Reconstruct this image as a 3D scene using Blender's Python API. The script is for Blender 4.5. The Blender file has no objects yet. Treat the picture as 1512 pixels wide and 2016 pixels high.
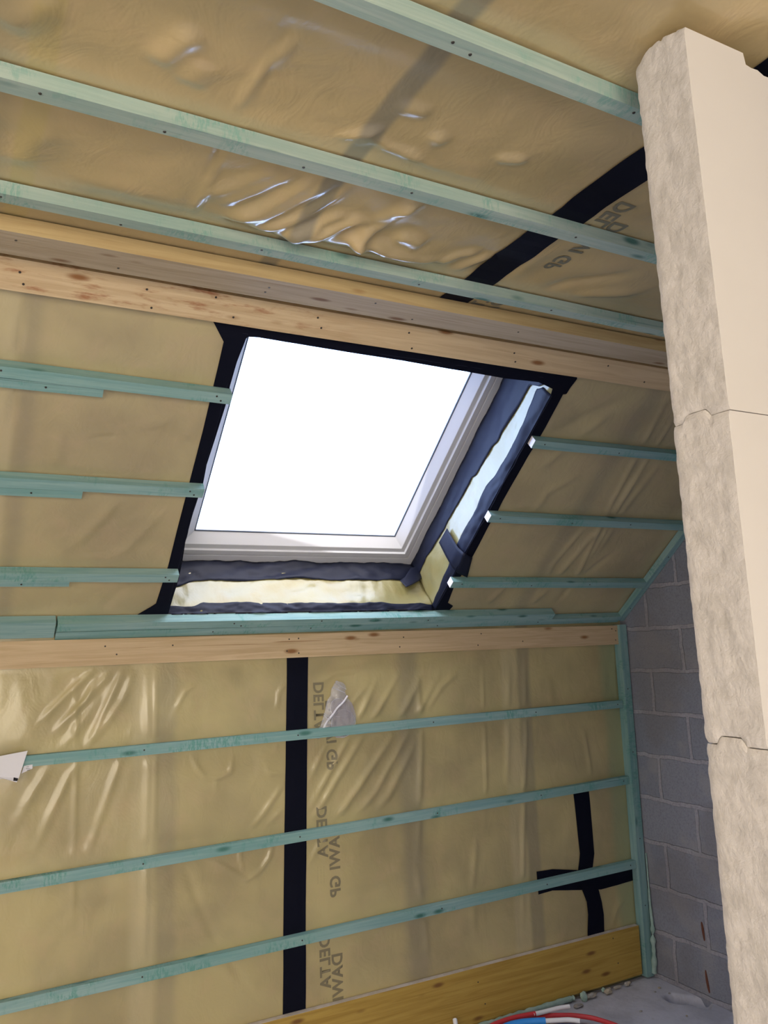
import bpy, bmesh, math, random
import numpy as np
from mathutils import Vector, Matrix, noise
random.seed(7); rng = np.random.RandomState(3)
SC = bpy.context.scene; COL = SC.collection

# ------------------------------------------------------------------ camera
FPX = 1605.6; CH = 1.60                                  # focal length in px of a 1512x2016 frame, eye height
RC = np.array([[0.88322878, -0.46756798, -0.0358763],    # rows: camera right, down, forward in world axes
               [0.04084805, 0.15292364, -0.98739344],
               [0.46715988, 0.87062882, 0.1541658]])
cd = bpy.data.cameras.new('camera'); cam = bpy.data.objects.new('camera', cd); COL.objects.link(cam)
cd.sensor_fit = 'VERTICAL'; cd.sensor_height = 36.0; cd.lens = 36.0*FPX/2016.0
cd.clip_start = 0.02; cd.clip_end = 500
r_, d_, f_ = RC
cam.matrix_world = Matrix(((r_[0], -d_[0], -f_[0], 0), (r_[1], -d_[1], -f_[1], 0), (r_[2], -d_[2], -f_[2], CH), (0, 0, 0, 1)))
SC.camera = cam
# ------------------------------------------------------------------ sky, sun, exposure
SC.view_settings.view_transform = 'Standard'; SC.view_settings.look = 'None'
SC.view_settings.gamma = 1; SC.view_settings.use_curve_mapping = False
SC.view_settings.exposure = 0.06
SKY_N = (0.47, 0.66, 1.12); SKY_S = (1.02, 0.90, 0.74); SKY_STR = 8.0
W = bpy.data.worlds.new('sky'); SC.world = W; W.use_nodes = True
nt = W.node_tree; bg = nt.nodes['Background']
tc = nt.nodes.new('ShaderNodeTexCoord'); sx = nt.nodes.new('ShaderNodeSeparateXYZ')
mr = nt.nodes.new('ShaderNodeMapRange'); mr.inputs[1].default_value = -0.6; mr.inputs[2].default_value = 0.4
mx = nt.nodes.new('ShaderNodeMix'); mx.data_type = 'RGBA'
nt.links.new(tc.outputs['Generated'], sx.inputs[0]); nt.links.new(sx.outputs['Y'], mr.inputs[0])
nt.links.new(mr.outputs[0], mx.inputs[0]); mx.inputs[6].default_value = (*SKY_S, 1); mx.inputs[7].default_value = (*SKY_N, 1)
nt.links.new(mx.outputs[2], bg.inputs[0]); bg.inputs[1].default_value = SKY_STR
TH = math.radians(39.9)
sun = bpy.data.lights.new('sun', 'SUN'); sun.energy = 4.0; sun.angle = math.radians(0.55); sun.color = (1, .97, .93)
so = bpy.data.objects.new('sun', sun); COL.objects.link(so)
_u, _v, _w = 4.0, 6.0, 0.55                                # along the roof, down the roof, into the room
sdir = Vector((_u, _v*math.cos(TH)-_w*math.sin(TH), -_v*math.sin(TH)-_w*math.cos(TH))).normalized()
so.rotation_euler = sdir.to_track_quat('-Z', 'Y').to_euler(); so.location = (-6, -6, 8)

# ------------------------------------------------------------------ frames of reference
DK = 3.10; ZC = 2.548; XR = 2.99; SE = 1.3767             # knee wall, ceiling height, gable, slope length
class Plane:
    def __init__(s, o, u, v, n): s.o, s.u, s.v, s.n = [np.array(q, float) for q in (o, u, v, n)]
    def at(s, u, v, h=0.0): return s.o + s.u*u + s.v*v + s.n*h
    def px(s, x, y, h=0.0):                                # point of this surface seen at a photo position
        d = RC.T @ np.array([(x-756)/FPX, (y-1008)/FPX, 1.0]); c = np.array([0, 0, CH])
        P = c + d*(((s.o-c) @ s.n + h)/(d @ s.n)); q = P - s.o
        return float(q @ s.u), float(q @ s.v)
SLOPE = Plane((0, DK, CH+.065), (1, 0, 0), (0, -math.cos(TH), math.sin(TH)), (0, -math.sin(TH), -math.cos(TH)))
KNEE = Plane((0, DK, 0), (1, 0, 0), (0, 0, 1), (0, -1, 0))
CEIL = Plane((0, 0, ZC), (1, 0, 0), (0, 1, 0), (0, 0, -1))
FLOOR = Plane((0, 0, 0), (1, 0, 0), (0, 1, 0), (0, 0, 1))
GABLE = Plane((XR, 0, 0), (0, 1, 0), (0, 0, 1), (-1, 0, 0))

# ------------------------------------------------------------------ materials
def lin(c): return tuple(((x/255)/12.92 if x/255 <= .04045 else ((x/255+.055)/1.055)**2.4) for x in c)
class NB:
    def __init__(s, name):
        s.m = bpy.data.materials.new(name); s.m.use_nodes = True; s.t = s.m.node_tree; s.b = s.t.nodes['Principled BSDF']
    def n(s, kind, **kw):
        q = s.t.nodes.new('ShaderNode'+kind)
        for k, v in kw.items():
            if k.startswith('i_'):
                key = k[2:]; key = int(key) if key.isdigit() else key.replace('_', ' ')
                if hasattr(v, 'outputs') or isinstance(v, bpy.types.NodeSocket): s.l(v, q.inputs[key])
                else: q.inputs[key].default_value = v
            else: setattr(q, k, v)
        return q
    def l(s, a, b):
        if hasattr(a, 'outputs'): a = a.outputs[0]
        s.t.links.new(a, b)
    def math(s, op, a, b=0.0, c=0.0):
        q = s.n('Math', operation=op)
        for i, v in enumerate((a, b, c)):
            if isinstance(v, (int, float)): q.inputs[i].default_value = v
            else: s.l(v, q.inputs[i])
        return q.outputs[0]
    def mix(s, f, a, b, mode='MIX'):
        q = s.n('Mix', data_type='RGBA', blend_type=mode)
        for i, v in ((0, f), (6, a), (7, b)):
            if isinstance(v, (int, float)): q.inputs[i].default_value = v
            elif isinstance(v, tuple): q.inputs[i].default_value = (*v[:3], 1)
            else: s.l(v, q.inputs[i])
        return q.outputs[2]
    def ramp(s, f, lo, hi):
        q = s.n('MapRange', interpolation_type='SMOOTHSTEP'); s.l(f, q.inputs[0]); q.inputs[1].default_value = lo; q.inputs[2].default_value = hi
        return q.outputs[0]
    def obj(s, scale=(1, 1, 1), rnd=False):
        tcn = s.n('TexCoord'); v = tcn.outputs['Object']
        if rnd:
            oi = s.n('ObjectInfo'); mm = s.n('VectorMath', operation='ADD'); s.l(v, mm.inputs[0])
            sc = s.n('VectorMath', operation='SCALE'); sc.inputs[0].default_value = (13, 7, 5); s.l(oi.outputs['Random'], sc.inputs['Scale'])
            s.l(sc.outputs[0], mm.inputs[1]); v = mm.outputs[0]
        mp = s.n('Mapping'); s.l(v, mp.inputs[0]); mp.inputs['Scale'].default_value = scale
        return mp.outputs[0]
    def noise(s, vec, scale, detail=3, rough=.5, dist=0):
        q = s.n('TexNoise'); s.l(vec, q.inputs['Vector']); q.inputs['Scale'].default_value = scale
        q.inputs['Detail'].default_value = detail; q.inputs['Roughness'].default_value = rough; q.inputs['Distortion'].default_value = dist
        return q.outputs[0]
    def bump(s, h, strength=.3, dist=.002):
        q = s.n('Bump'); s.l(h, q.inputs['Height']); q.inputs['Strength'].default_value = strength; q.inputs['Distance'].default_value = dist
        s.l(q.outputs[0], s.b.inputs['Normal'])
    def set(s, **kw):
        for k, v in kw.items():
            k = k.replace('_', ' ')
            if isinstance(v, (int, float)): s.b.inputs[k].default_value = v
            elif isinstance(v, tuple): s.b.inputs[k].default_value = (*v[:3], 1)
            else: s.l(v, s.b.inputs[k])
        return s.m

def mat_wood(name, base, dark, knot, grain=.35, fleck=None, stain=None, kthr=.10):
    k = NB(name); v = k.obj((1, 1, 1), True); vs = k.obj((1.2, 26, 26), True); vf = k.obj((4, 120, 120), True)
    g1 = k.noise(vs, 2.2, 4, .6, .6); g2 = k.noise(vf, 2, 2)
    c = k.mix(k.ramp(g1, .35, .7), base, dark)
    c = k.mix(k.math('MULTIPLY', k.ramp(g2, .45, .75), grain), c, dark)
    vo = k.n('TexVoronoi'); k.l(k.obj((5.0, 15, 15), True), vo.inputs['Vector']); vo.inputs['Scale'].default_value = 1.0
    c = k.mix(k.math('SUBTRACT', 1.0, k.ramp(vo.outputs['Distance'], kthr*.6, kthr*2.0)), c, knot)
    if fleck:
        sp = k.math('MULTIPLY', k.ramp(k.noise(v, 5, 4, .7), .50, .62), k.ramp(k.noise(k.obj((45, 12, 12), True), 3, 4, .7), .44, .58))
        c = k.mix(k.math('MULTIPLY', sp, .9), c, fleck)
        c = k.mix(k.math('MULTIPLY', k.ramp(k.noise(k.obj((9, 40, 40), True), 2, 3, .6), .62, .72), .45), c, dark)
        c = k.mix(k.math('MULTIPLY', k.ramp(k.noise(v, 2.3, 2), .35, .7), .35), c, fleck)
    if stain:
        xs = k.n('SeparateXYZ'); tcn = k.n('TexCoord'); k.l(tcn.outputs['Object'], xs.inputs[0])
        ms = k.math('MULTIPLY', k.ramp(k.noise(k.obj((6, 30, 6)), 1.4, 4, .65), .50, .72), k.math('SUBTRACT', 1.0, k.ramp(xs.outputs[0], stain[1], stain[2])))
        c = k.mix(k.math('MULTIPLY', ms, .8), c, stain[0])
    crk = k.noise(k.obj((1.1, 90, 90), True), 1.3, 2, .5, .2)
    c = k.mix(k.math('MULTIPLY', k.ramp(crk, .70, .76), .7), c, knot)
    k.bump(k.math('ADD', g2, k.math('MULTIPLY', g1, 2.0)), .35, .0012)
    return k.set(Base_Color=c, Roughness=.72, Specular_IOR_Level=.3)

GREEN = mat_wood('green_treated_pine', (.31, .47, .46), (.21, .37, .38), (.05, .15, .13), .4, fleck=(.13, .33, .29))
GREENP = mat_wood('pale_green_treated_pine', (.44, .53, .46), (.33, .44, .39), (.07, .17, .15), .4, fleck=(.22, .40, .34))
PINE = mat_wood('planed_pine', (.64, .49, .31), (.52, .38, .22), (.27, .13, .05), .35)
PINES = mat_wood('stained_pine', (.68, .53, .33), (.56, .41, .24), (.28, .13, .05), .35, stain=((.30, .09, .03), -.15, .25))
PINEG = mat_wood('weathered_pine', (.54, .45, .33), (.44, .35, .24), (.22, .12, .06), .4)
FORM = mat_wood('yellow_shuttering_board', (.50, .34, .08), (.38, .24, .05), (.20, .10, .03), .25)
EDGEW = mat_wood('warm_lit_plank_edge', (.58, .44, .22), (.48, .34, .16), (.3, .15, .05), .25)  # warm room light on the plank's near edge, put into its colour

def mat_film(name, base, bands, mott, warm, axis=0, coat=.7, rough=.33, cr=.14):
    """glossy translucent sheet over mineral wool; bands = rafters and studs behind it"""
    k = NB(name); v = k.obj()
    n1 = k.noise(v, 2.6, 3, .55, .3); n2 = k.noise(v, 9, 4, .6, .5)
    c = k.mix(k.ramp(n1, .33, .66), base, mott)
    c = k.mix(k.math('MULTIPLY', k.ramp(n2, .45, .75), .35), c, warm)
    xs = k.n('SeparateXYZ'); k.l(v, xs.inputs[0])
    wob = k.math('MULTIPLY', k.math('SUBTRACT', k.noise(v, 3.0, 2), .5), .03)
    x = k.math('ADD', xs.outputs[axis], wob)
    for (a, b, soft, col, amt) in bands:
        f = k.math('MULTIPLY', k.ramp(x, a-soft, a+soft), k.math('SUBTRACT', 1.0, k.ramp(x, b-soft, b+soft)))
        c = k.mix(k.math('MULTIPLY', f, amt), c, col)
    w1 = k.noise(k.obj((3.0, 2.2, 2.2)), 4, 3, .6, 1.0); w2 = k.noise(k.obj((9, 9, 9)), 6, 2, .5, .6)
    k.bump(k.math('ADD', w1, k.math('MULTIPLY', w2, .15)), .5, .006)
    return k.set(Base_Color=c, Roughness=rough, Specular_IOR_Level=.5, Coat_Weight=coat, Coat_Roughness=cr)

GREY = (.25, .225, .16); PALE = (.66, .58, .36)
FILM_K = mat_film('yellow_film_on_knee_wall', (.54, .46, .225), [(.60, .685, .02, PALE, .35), (.69, .76, .02, GREY, .35), (1.70, 1.80, .03, GREY, .5), (2.24, 2.33, .015, PALE, .3), (2.33, 2.40, .012, GREY, .5), (2.84, 2.96, .03, (.30, .36, .20), .6)], (.41, .345, .18), (.56, .42, .24), coat=.4)
FILM_S = mat_film('yellow_film_on_slope', (.51, .43, .235), [(.05, .135, .012, PALE, .35), (.145, .19, .02, GREY, .35), (2.28, 2.36, .03, GREY, .4)], (.41, .34, .195), (.53, .40, .25))
FILM_C = mat_film('yellow_film_on_ceiling', (.60, .46, .235), [(-.02, .06, .02, GREY, .35), (.075, .12, .006, (.50, .40, .16), .6), (.655, .70, .008, GREY, .85)], (.47, .37, .19), (.62, .45, .245), coat=1.0, rough=.3, cr=.17)
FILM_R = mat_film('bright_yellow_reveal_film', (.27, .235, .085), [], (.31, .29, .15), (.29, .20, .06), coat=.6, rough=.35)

def simple(name, col, rough=.6, spec=.4, metal=0, bumps=None, var=None):
    k = NB(name); c = col
    if var: c = k.mix(k.ramp(k.noise(k.obj(), var[1], 4, .6), .35, .7), col, var[0])
    if bumps: k.bump(k.noise(k.obj(), bumps[0], 4, .6), bumps[1], bumps[2])
    return k.set(Base_Color=c, Roughness=rough, Specular_IOR_Level=spec, Metallic=metal)
TAPE = simple('black_sealing_tape', (.0025, .0035, .012), .7, .15, bumps=(40, .4, .001))
TAPEB = simple('black_fleece_tape', (.009, .012, .030), .55, .25, bumps=(22, .5, .002))
WHITEF = simple('white_lacquered_frame', (.60, .61, .66), .35)
GASK = simple('grey_gasket', (.10, .12, .16), .5)
PLAST = simple('smooth_cream_plaster_block', (.74, .70, .65), .75, .25, var=((.72, .68, .63), 3), bumps=(60, .08, .0006))
kk = NB('rough_sawn_plaster_block'); vv = kk.obj()
PLASTR = kk.set(Base_Color=kk.mix(kk.ramp(kk.noise(vv, 30, 5, .65), .35, .7), (.63, .585, .535), (.53, .49, .44)), Roughness=.9, Specular_IOR_Level=.15)
kk.bump(kk.math('ADD', kk.noise(vv, 34, 5, .65, .4), kk.math('MULTIPLY', kk.noise(vv, 160, 3), .35)), .8, .004)
CUT = simple('white_primed_cut_end', (.86, .80, .80), .8, bumps=(150, .3, .001))
SCREW = simple('dark_screw_head', (.04, .035, .03), .45, .5)
FOAM = simple('pale_green_foam', (.42, .56, .50), .8, var=((.30, .44, .38), 20), bumps=(60, .6, .004))
FOAMG = simple('grey_rubble', (.36, .35, .34), .9, var=((.5, .42, .3), 18), bumps=(60, .7, .004))
REDP = simple('red_pipe', (.62, .05, .06), .4); BLUEP = simple('blue_pipe', (.03, .28, .78), .4); WHITEP = simple('white_pipe', (.85, .86, .90), .35)
PAPER = simple('white_paper', (.80, .80, .86), .8); BLK = simple('black_ink', (.01, .01, .015), .6)
INK = simple('grey_print', (.235, .205, .125), .45, .5); INKC = simple('grey_print_ceiling', (.20, .19, .14), .45, .5)
DUSTLIT = simple('lit_dusty_board_top', (.66, .60, .55), .9, var=((.50, .42, .32), 9))  # dust plus the light on the board's top face, mixed into one pale colour
# concrete floor
k = NB('dusty_concrete'); v = k.obj()
c = k.mix(k.ramp(k.noise(v, 5, 5, .65), .35, .7), (.60, .60, .67), (.46, .46, .51))
c = k.mix(k.ramp(k.noise(v, 28, 3, .6), .62, .72), c, (.52, .51, .53)); k.bump(k.noise(v, 40, 5, .65), .6, .004)
CONC = k.set(Base_Color=c, Roughness=.9, Specular_IOR_Level=.2)
# block wall
k = NB('grey_concrete_blockwork'); tcn = k.n('TexCoord'); sp = k.n('SeparateXYZ'); k.l(tcn.outputs['Object'], sp.inputs[0])
wob = k.math('MULTIPLY', k.math('SUBTRACT', k.noise(tcn.outputs['Object'], 9, 4), .5), .030)
cx = k.n('CombineXYZ'); k.l(k.math('ADD', k.math('ADD', sp.outputs[1], 0.075), wob), cx.inputs[0]); k.l(k.math('ADD', k.math('ADD', sp.outputs[2], -.008), wob), cx.inputs[1])
br = k.n('TexBrick', offset=.5, offset_frequency=2, squash=1.0)
k.l(cx, br.inputs['Vector']); br.inputs['Scale'].default_value = 1; br.inputs['Mortar Size'].default_value = .011; br.inputs['Mortar Smooth'].default_value = .25
br.inputs['Brick Width'].default_value = .40; br.inputs['Row Height'].default_value = .2
br.inputs['Color1'].default_value = (.26, .28, .335, 1); br.inputs['Color2'].default_value = (.31, .325, .38, 1); br.inputs['Mortar'].default_value = (.42, .41, .46, 1)
dirt = k.noise(tcn.outputs['Object'], 90, 3, .7); big = k.noise(tcn.outputs['Object'], 5, 4, .6)
c = k.mix(k.math('MULTIPLY', k.ramp(dirt, .4, .75), .6), br.outputs[0], (.20, .20, .24))
c = k.mix(k.math('MULTIPLY', k.ramp(big, .50, .66), .55), c, (.37, .36, .37))
c = k.mix(k.math('MULTIPLY', k.ramp(k.noise(tcn.outputs['Object'], 2.6, 3, .6), .45, .6), .35), c, (.22, .20, .20))
k.bump(k.math('SUBTRACT', k.math('MULTIPLY', dirt, .5), k.math('MULTIPLY', br.outputs['Fac'], .9)), .8, .008)
BLOCK = k.set(Base_Color=c, Roughness=.95, Specular_IOR_Level=.15)
WALLP = simple('bare_plaster_wall', (.80, .77, .72), .9, var=((.74, .71, .66), 2))
# glass and clear plastic
k = NB('window_glass'); tr = k.n('BsdfTransparent'); gl = k.n('BsdfGlossy'); gl.inputs['Roughness'].default_value = .02
ms = k.n('MixShader'); ms.inputs[0].default_value = .05; k.l(tr, ms.inputs[1]); k.l(gl, ms.inputs[2]); k.l(ms, k.t.nodes['Material Output'].inputs[0]); GLASS = k.m
def clear(name, tint, haze, rough):
    k = NB(name); tr = k.n('BsdfTransparent'); gl = k.n('BsdfGlossy'); gl.inputs['Roughness'].default_value = rough
    df = k.n('BsdfDiffuse'); df.inputs[0].default_value = (*tint, 1)
    lw = k.n('LayerWeight'); lw.inputs[0].default_value = .5
    nn = k.n('Bump'); k.l(k.noise(k.obj(), 45, 3, .6, 1.5), nn.inputs['Height']); nn.inputs['Strength'].default_value = .8; nn.inputs['Distance'].default_value = .004
    k.l(nn, gl.inputs['Normal']); k.l(nn, lw.inputs['Normal'])
    m1 = k.n('MixShader'); m1.inputs[0].default_value = haze; k.l(tr, m1.inputs[1]); k.l(df, m1.inputs[2])
    m2 = k.n('MixShader'); k.l(k.math('ADD', k.math('MULTIPLY', lw.outputs['Facing'], .45), .05), m2.inputs[0]); k.l(m1, m2.inputs[1]); k.l(gl, m2.inputs[2])
    k.l(m2, k.t.nodes['Material Output'].inputs[0]); return k.m
BAG = clear('clear_plastic', (.85, .85, .95), .22, .15); DISC = clear('clear_disc', (.62, .55, .55), .35, .1)

# ------------------------------------------------------------------ object helpers
def link(o, parent=None):
    COL.objects.link(o)
    if parent is not None: o.parent = parent; o.matrix_parent_inverse = parent.matrix_world.inverted()
    return o
def obj(name, bm, m, parent=None, mat=None, smooth=True, auto=False):
    me = bpy.data.meshes.new(name); bm.to_mesh(me); bm.free()
    for q in (m if isinstance(m, (list, tuple)) else [m]): me.materials.append(q)
    if smooth: me.polygons.foreach_set('use_smooth', [True]*len(me.polygons))
    o = bpy.data.objects.new(name, me)
    if mat is not None: o.matrix_world = mat
    link(o, parent)
    if auto: me.set_sharp_from_angle(angle=math.radians(35))
    return o
def tag(o, label, cat, group=None):
    o['label'] = label; o['category'] = cat
    if group: o['group'] = group
    return o
def struct(o, label=None, cat='structure'):
    o['kind'] = 'structure'
    if label: o['label'] = label; o['category'] = cat
    return o
def thing(name, loc, label, cat, group=None):
    o = bpy.data.objects.new(name, None); o.location = loc; o.empty_display_size = .05; COL.objects.link(o); bpy.context.view_layer.update()
    return tag(o, label, cat, group)
def box_bm(bm, c, ax, ay, az, hx, hy, hz):
    vs = []
    for i in (-1, 1):
        for j in (-1, 1):
            for l in (-1, 1): vs.append(bm.verts.new(Vector(c)+Vector(ax)*hx*i+Vector(ay)*hy*j+Vector(az)*hz*l))
    for f in ((0, 1, 3, 2), (4, 6, 7, 5), (0, 4, 5, 1), (2, 3, 7, 6), (0, 2, 6, 4), (1, 5, 7, 3)): bm.faces.new([vs[i] for i in f])
    return vs
def beam(name, m, pl, a, b, h0, th, w, parent=None, side=0.0, warp=.0012, bev=.0015, seed=0):
    """a board lying on plane pl from (u,v)=a to b, w wide, th thick, starting h0 above the surface; origin at its middle"""
    A = Vector(pl.at(*a, h0)); B = Vector(pl.at(*b, h0)); L = (B-A).length; ax = (B-A).normalized()
    az = Vector(pl.n); ay = az.cross(ax).normalized()
    org = (A+B)/2 + az*th/2 + ay*side
    n = max(2, int(L/.12)); bm = bmesh.new(); rings = []
    for i in range(n+1):
        x = -L/2+L*i/n; dy = warp*noise.noise(Vector((x*2, seed*3.1, 1))); dz = 0
        t = 1+.01*noise.noise(Vector((x*4, seed, 7)))
        rings.append([bm.verts.new((x, y*w/2*t+dy, z*th/2+dz)) for y, z in ((-1, -1), (1, -1), (1, 1), (-1, 1))])
    for i in range(n):
        for j in range(4): bm.faces.new((rings[i][j], rings[i][(j+1) % 4], rings[i+1][(j+1) % 4], rings[i+1][j]))
    bm.faces.new(rings[0][::-1]); bm.faces.new(rings[-1])
    es = [e for e in bm.edges if (len(e.link_faces) == 2 and e.calc_face_angle(0) > .8)]
    bmesh.ops.bevel(bm, geom=es, offset=bev, segments=2, affect='EDGES', profile=.6)
    bmesh.ops.recalc_face_normals(bm, faces=bm.faces)
    M = Matrix(((ax.x, ay.x, az.x, org.x), (ax.y, ay.y, az.y, org.y), (ax.z, ay.z, az.z, org.z), (0, 0, 0, 1)))
    o = obj(name, bm, m, parent, M, smooth=True, auto=True); o['L'] = L; del o['L']
    return o, M, L
def screws(o, M, L, spots, th, r=.0032):
    for x, y in spots:
        bm = bmesh.new(); bmesh.ops.create_cone(bm, cap_ends=True, segments=14, radius1=r, radius2=r*.8, depth=.0014)
        bmesh.ops.translate(bm, verts=bm.verts, vec=(x, y, th/2+.0004))
        s = obj('screw', bm, SCREW, None, M, smooth=False); bpy.context.view_layer.update()
        s.parent = o; s.matrix_parent_inverse = o.matrix_world.inverted()
def tube(name, pts, r, m, parent=None, seg=12, cap=True, rf=None, closed=False):
    pts = [Vector(p) for p in pts]
    # catmull-rom resample
    P = []
    for i in range(len(pts)-1):
        p0 = pts[max(i-1, 0)]; p1 = pts[i]; p2 = pts[i+1]; p3 = pts[min(i+2, len(pts)-1)]
        for t in np.linspace(0, 1, 8, endpoint=False):
            P.append(.5*((2*p1)+(p2-p0)*t+(2*p0-5*p1+4*p2-p3)*t*t+(3*p1-p0-3*p2+p3)*t**3))
    P.append(pts[-1]); bm = bmesh.new(); rings = []; up = Vector((0.13, .2, 1)).normalized()
    for i, p in enumerate(P):
        t = (P[min(i+1, len(P)-1)]-P[max(i-1, 0)]).normalized(); a = t.cross(up).normalized(); b = a.cross(t)
        rr = r*(rf(i/(len(P)-1)) if rf else 1)
        rings.append([bm.verts.new(p+(a*math.cos(q)+b*math.sin(q))*rr) for q in [2*math.pi*j/seg for j in range(seg)]])
    for i in range(len(P)-1):
        for j in range(seg): bm.faces.new((rings[i][j], rings[i][(j+1) % seg], rings[i+1][(j+1) % seg], rings[i+1][j]))
    if cap: bm.faces.new(rings[0][::-1]); bm.faces.new(rings[-1])
    bmesh.ops.recalc_face_normals(bm, faces=bm.faces)
    return obj(name, bm, m, parent, auto=True)

# ------------------------------------------------------------------ wrinkled sheets
def vnoise(u, v, s, seed):
    """cheap smooth value noise on numpy arrays"""
    r = np.random.RandomState(seed).rand(64, 64); x = u*s; y = v*s
    xi = np.floor(x).astype(int); yi = np.floor(y).astype(int); fx = x-xi; fy = y-yi; fx = fx*fx*(3-2*fx); fy = fy*fy*(3-2*fy)
    g = lambda a, b: r[a % 64, b % 64]
    return (g(xi, yi)*(1-fx)+g(xi+1, yi)*fx)*(1-fy)+(g(xi, yi+1)*(1-fx)+g(xi+1, yi+1)*fx)*fy-.5
def seg_d(u, v, pts):
    best = None
    tot = sum(math.dist(pts[i], pts[i+1]) for i in range(len(pts)-1)); run = 0
    for i in range(len(pts)-1):
        (a, b), (c, d) = pts[i], pts[i+1]; L2 = (c-a)**2+(d-b)**2+1e-12; L = math.sqrt(L2)
        t = np.clip(((u-a)*(c-a)+(v-b)*(d-b))/L2, 0, 1); D = np.hypot(u-(a+t*(c-a)), v-(b+t*(d-b))); T = (run+t*L)/tot; run += L
        if best is None: best = [D, T]
        else:
            mk = D < best[0]; best[0] = np.where(mk, D, best[0]); best[1] = np.where(mk, T, best[1])
    return best
class Sheet:
    def __init__(s, pl, folds, pins, base=.003, seed=1, an=(1, 1), wk=1.0, ak=1.0, fine=.16):
        s.pl, s.seed, s.base, s.pins, s.an = pl, seed, base, pins, an
        s.folds = [([pl.px(*p) for p in f[0]], f[1]*wk, f[2]*ak) for f in folds]; s.fine = fine
    def h(s, u, v):
        u = np.asarray(u, float); v = np.asarray(v, float); a, b = s.an
        z = s.base*(vnoise(u*a+20, v*b+20, 3.1, s.seed)+.5*vnoise(u*a+20, v*b+20, 7.3, s.seed+1)+s.fine*vnoise(u*a+20, v*b+20, 19., s.seed+2))*2
        for pts, w, amp in s.folds:
            D, T = seg_d(u, v, pts); z = z+amp*np.exp(-(D/w)**2)*np.clip(np.sin(math.pi*np.clip(T, 0, 1))*1.6, 0, 1)
        k = np.ones_like(z)
        for (p, lo, hi, ulo, uhi) in s.pins:                   # where battens press the sheet flat (in v)
            d = np.maximum(np.maximum(lo-v, v-hi), 0); d = np.where((u < ulo) | (u > uhi), 1.0, d)
            k = k*(1-np.exp(-(d/.028)**2))
        return z*k-.0035
def grid_mesh(name, sh, u0, u1, v0, v1, st, m, hole=None, slabs=()):
    nu = int(round((u1-u0)/st)); nv = int(round((v1-v0)/st)); us = np.linspace(u0, u1, nu+1); vs = np.linspace(v0, v1, nv+1)
    if hole:
        for val, arr in ((hole[0], us), (hole[1], us), (hole[2], vs), (hole[3], vs)): arr[np.argmin(abs(arr-val))] = val
    U, V = np.meshgrid(us, vs, indexing='ij'); H = sh.h(U, V) if sh else 0*U; pl = sh.pl
    P = pl.o+U[..., None]*pl.u+V[..., None]*pl.v+H[..., None]*pl.n
    I = np.arange((nu+1)*(nv+1)).reshape(nu+1, nv+1); F = np.stack([I[:-1, :-1], I[1:, :-1], I[1:, 1:], I[:-1, 1:]], -1).reshape(-1, 4)
    cu = ((U[:-1, :-1]+U[1:, 1:])/2).ravel(); cv = ((V[:-1, :-1]+V[1:, 1:])/2).ravel()
    if hole: F = F[~((cu > hole[0]) & (cu < hole[1]) & (cv > hole[2]) & (cv < hole[3]))]
    nrm = np.cross(pl.u, pl.v)
    if nrm @ pl.n < 0: F = F[:, ::-1]
    pts = [tuple(p) for p in P.reshape(-1, 3)]; faces = [tuple(f) for f in F]; nf = len(faces)
    for (a, b, c, d, h0, h1) in slabs:                         # the solid roof or wall behind the sheet
        k0 = len(pts)
        for uu, vv_, hh in ((a, c, h0), (b, c, h0), (b, d, h0), (a, d, h0), (a, c, h1), (b, c, h1), (b, d, h1), (a, d, h1)): pts.append(tuple(pl.at(uu, vv_, hh)))
        faces += [tuple(k0+i for i in f) for f in ((0, 1, 2, 3), (4, 7, 6, 5), (0, 4, 5, 1), (1, 5, 6, 2), (2, 6, 7, 3), (3, 7, 4, 0))]
    me = bpy.data.meshes.new(name); me.from_pydata(pts, [], faces); me.materials.append(m)
    fl = [True]*nf+[False]*(len(faces)-nf); me.polygons.foreach_set('use_smooth', fl); me.update()
    return link(bpy.data.objects.new(name, me))
def strip(name, m, sh, outline, lift=.002, th=.0008, parent=None, px=True, st=.02):
    """a tape piece cut to an outline (photo positions on the sheet, or u,v), laid on the sheet, with thickness"""
    pl = sh.pl; pts = [pl.px(*p) for p in outline] if px else outline
    bm = bmesh.new(); f = bm.faces.new([bm.verts.new((a, b, 0)) for a, b in pts])
    us = [p[0] for p in pts]; vs_ = [p[1] for p in pts]
    for ax, lo, hi in ((0, min(us), max(us)), (1, min(vs_), max(vs_))):
        x = lo+st*.5
        while x < hi:
            no = (1, 0, 0) if ax == 0 else (0, 1, 0); co = (x, 0, 0) if ax == 0 else (0, x, 0)
            bmesh.ops.bisect_plane(bm, geom=bm.verts[:]+bm.edges[:]+bm.faces[:], plane_co=co, plane_no=no); x += st
    r = bmesh.ops.extrude_face_region(bm, geom=bm.faces[:]); top = {g for g in r['geom'] if isinstance(g, bmesh.types.BMVert)}
    for vtx in bm.verts:
        u, v = vtx.co.x, vtx.co.y; h = float(sh.h(np.array([u]), np.array([v]))[0])+lift+(th if vtx in top else 0)
        if vtx in top: h += .0006*noise.noise(Vector((u*30, v*30, 0)))
        vtx.co = pl.at(u, v, h)
    bmesh.ops.recalc_face_normals(bm, faces=bm.faces)
    return obj(name, bm, m, parent, smooth=False)
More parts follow.
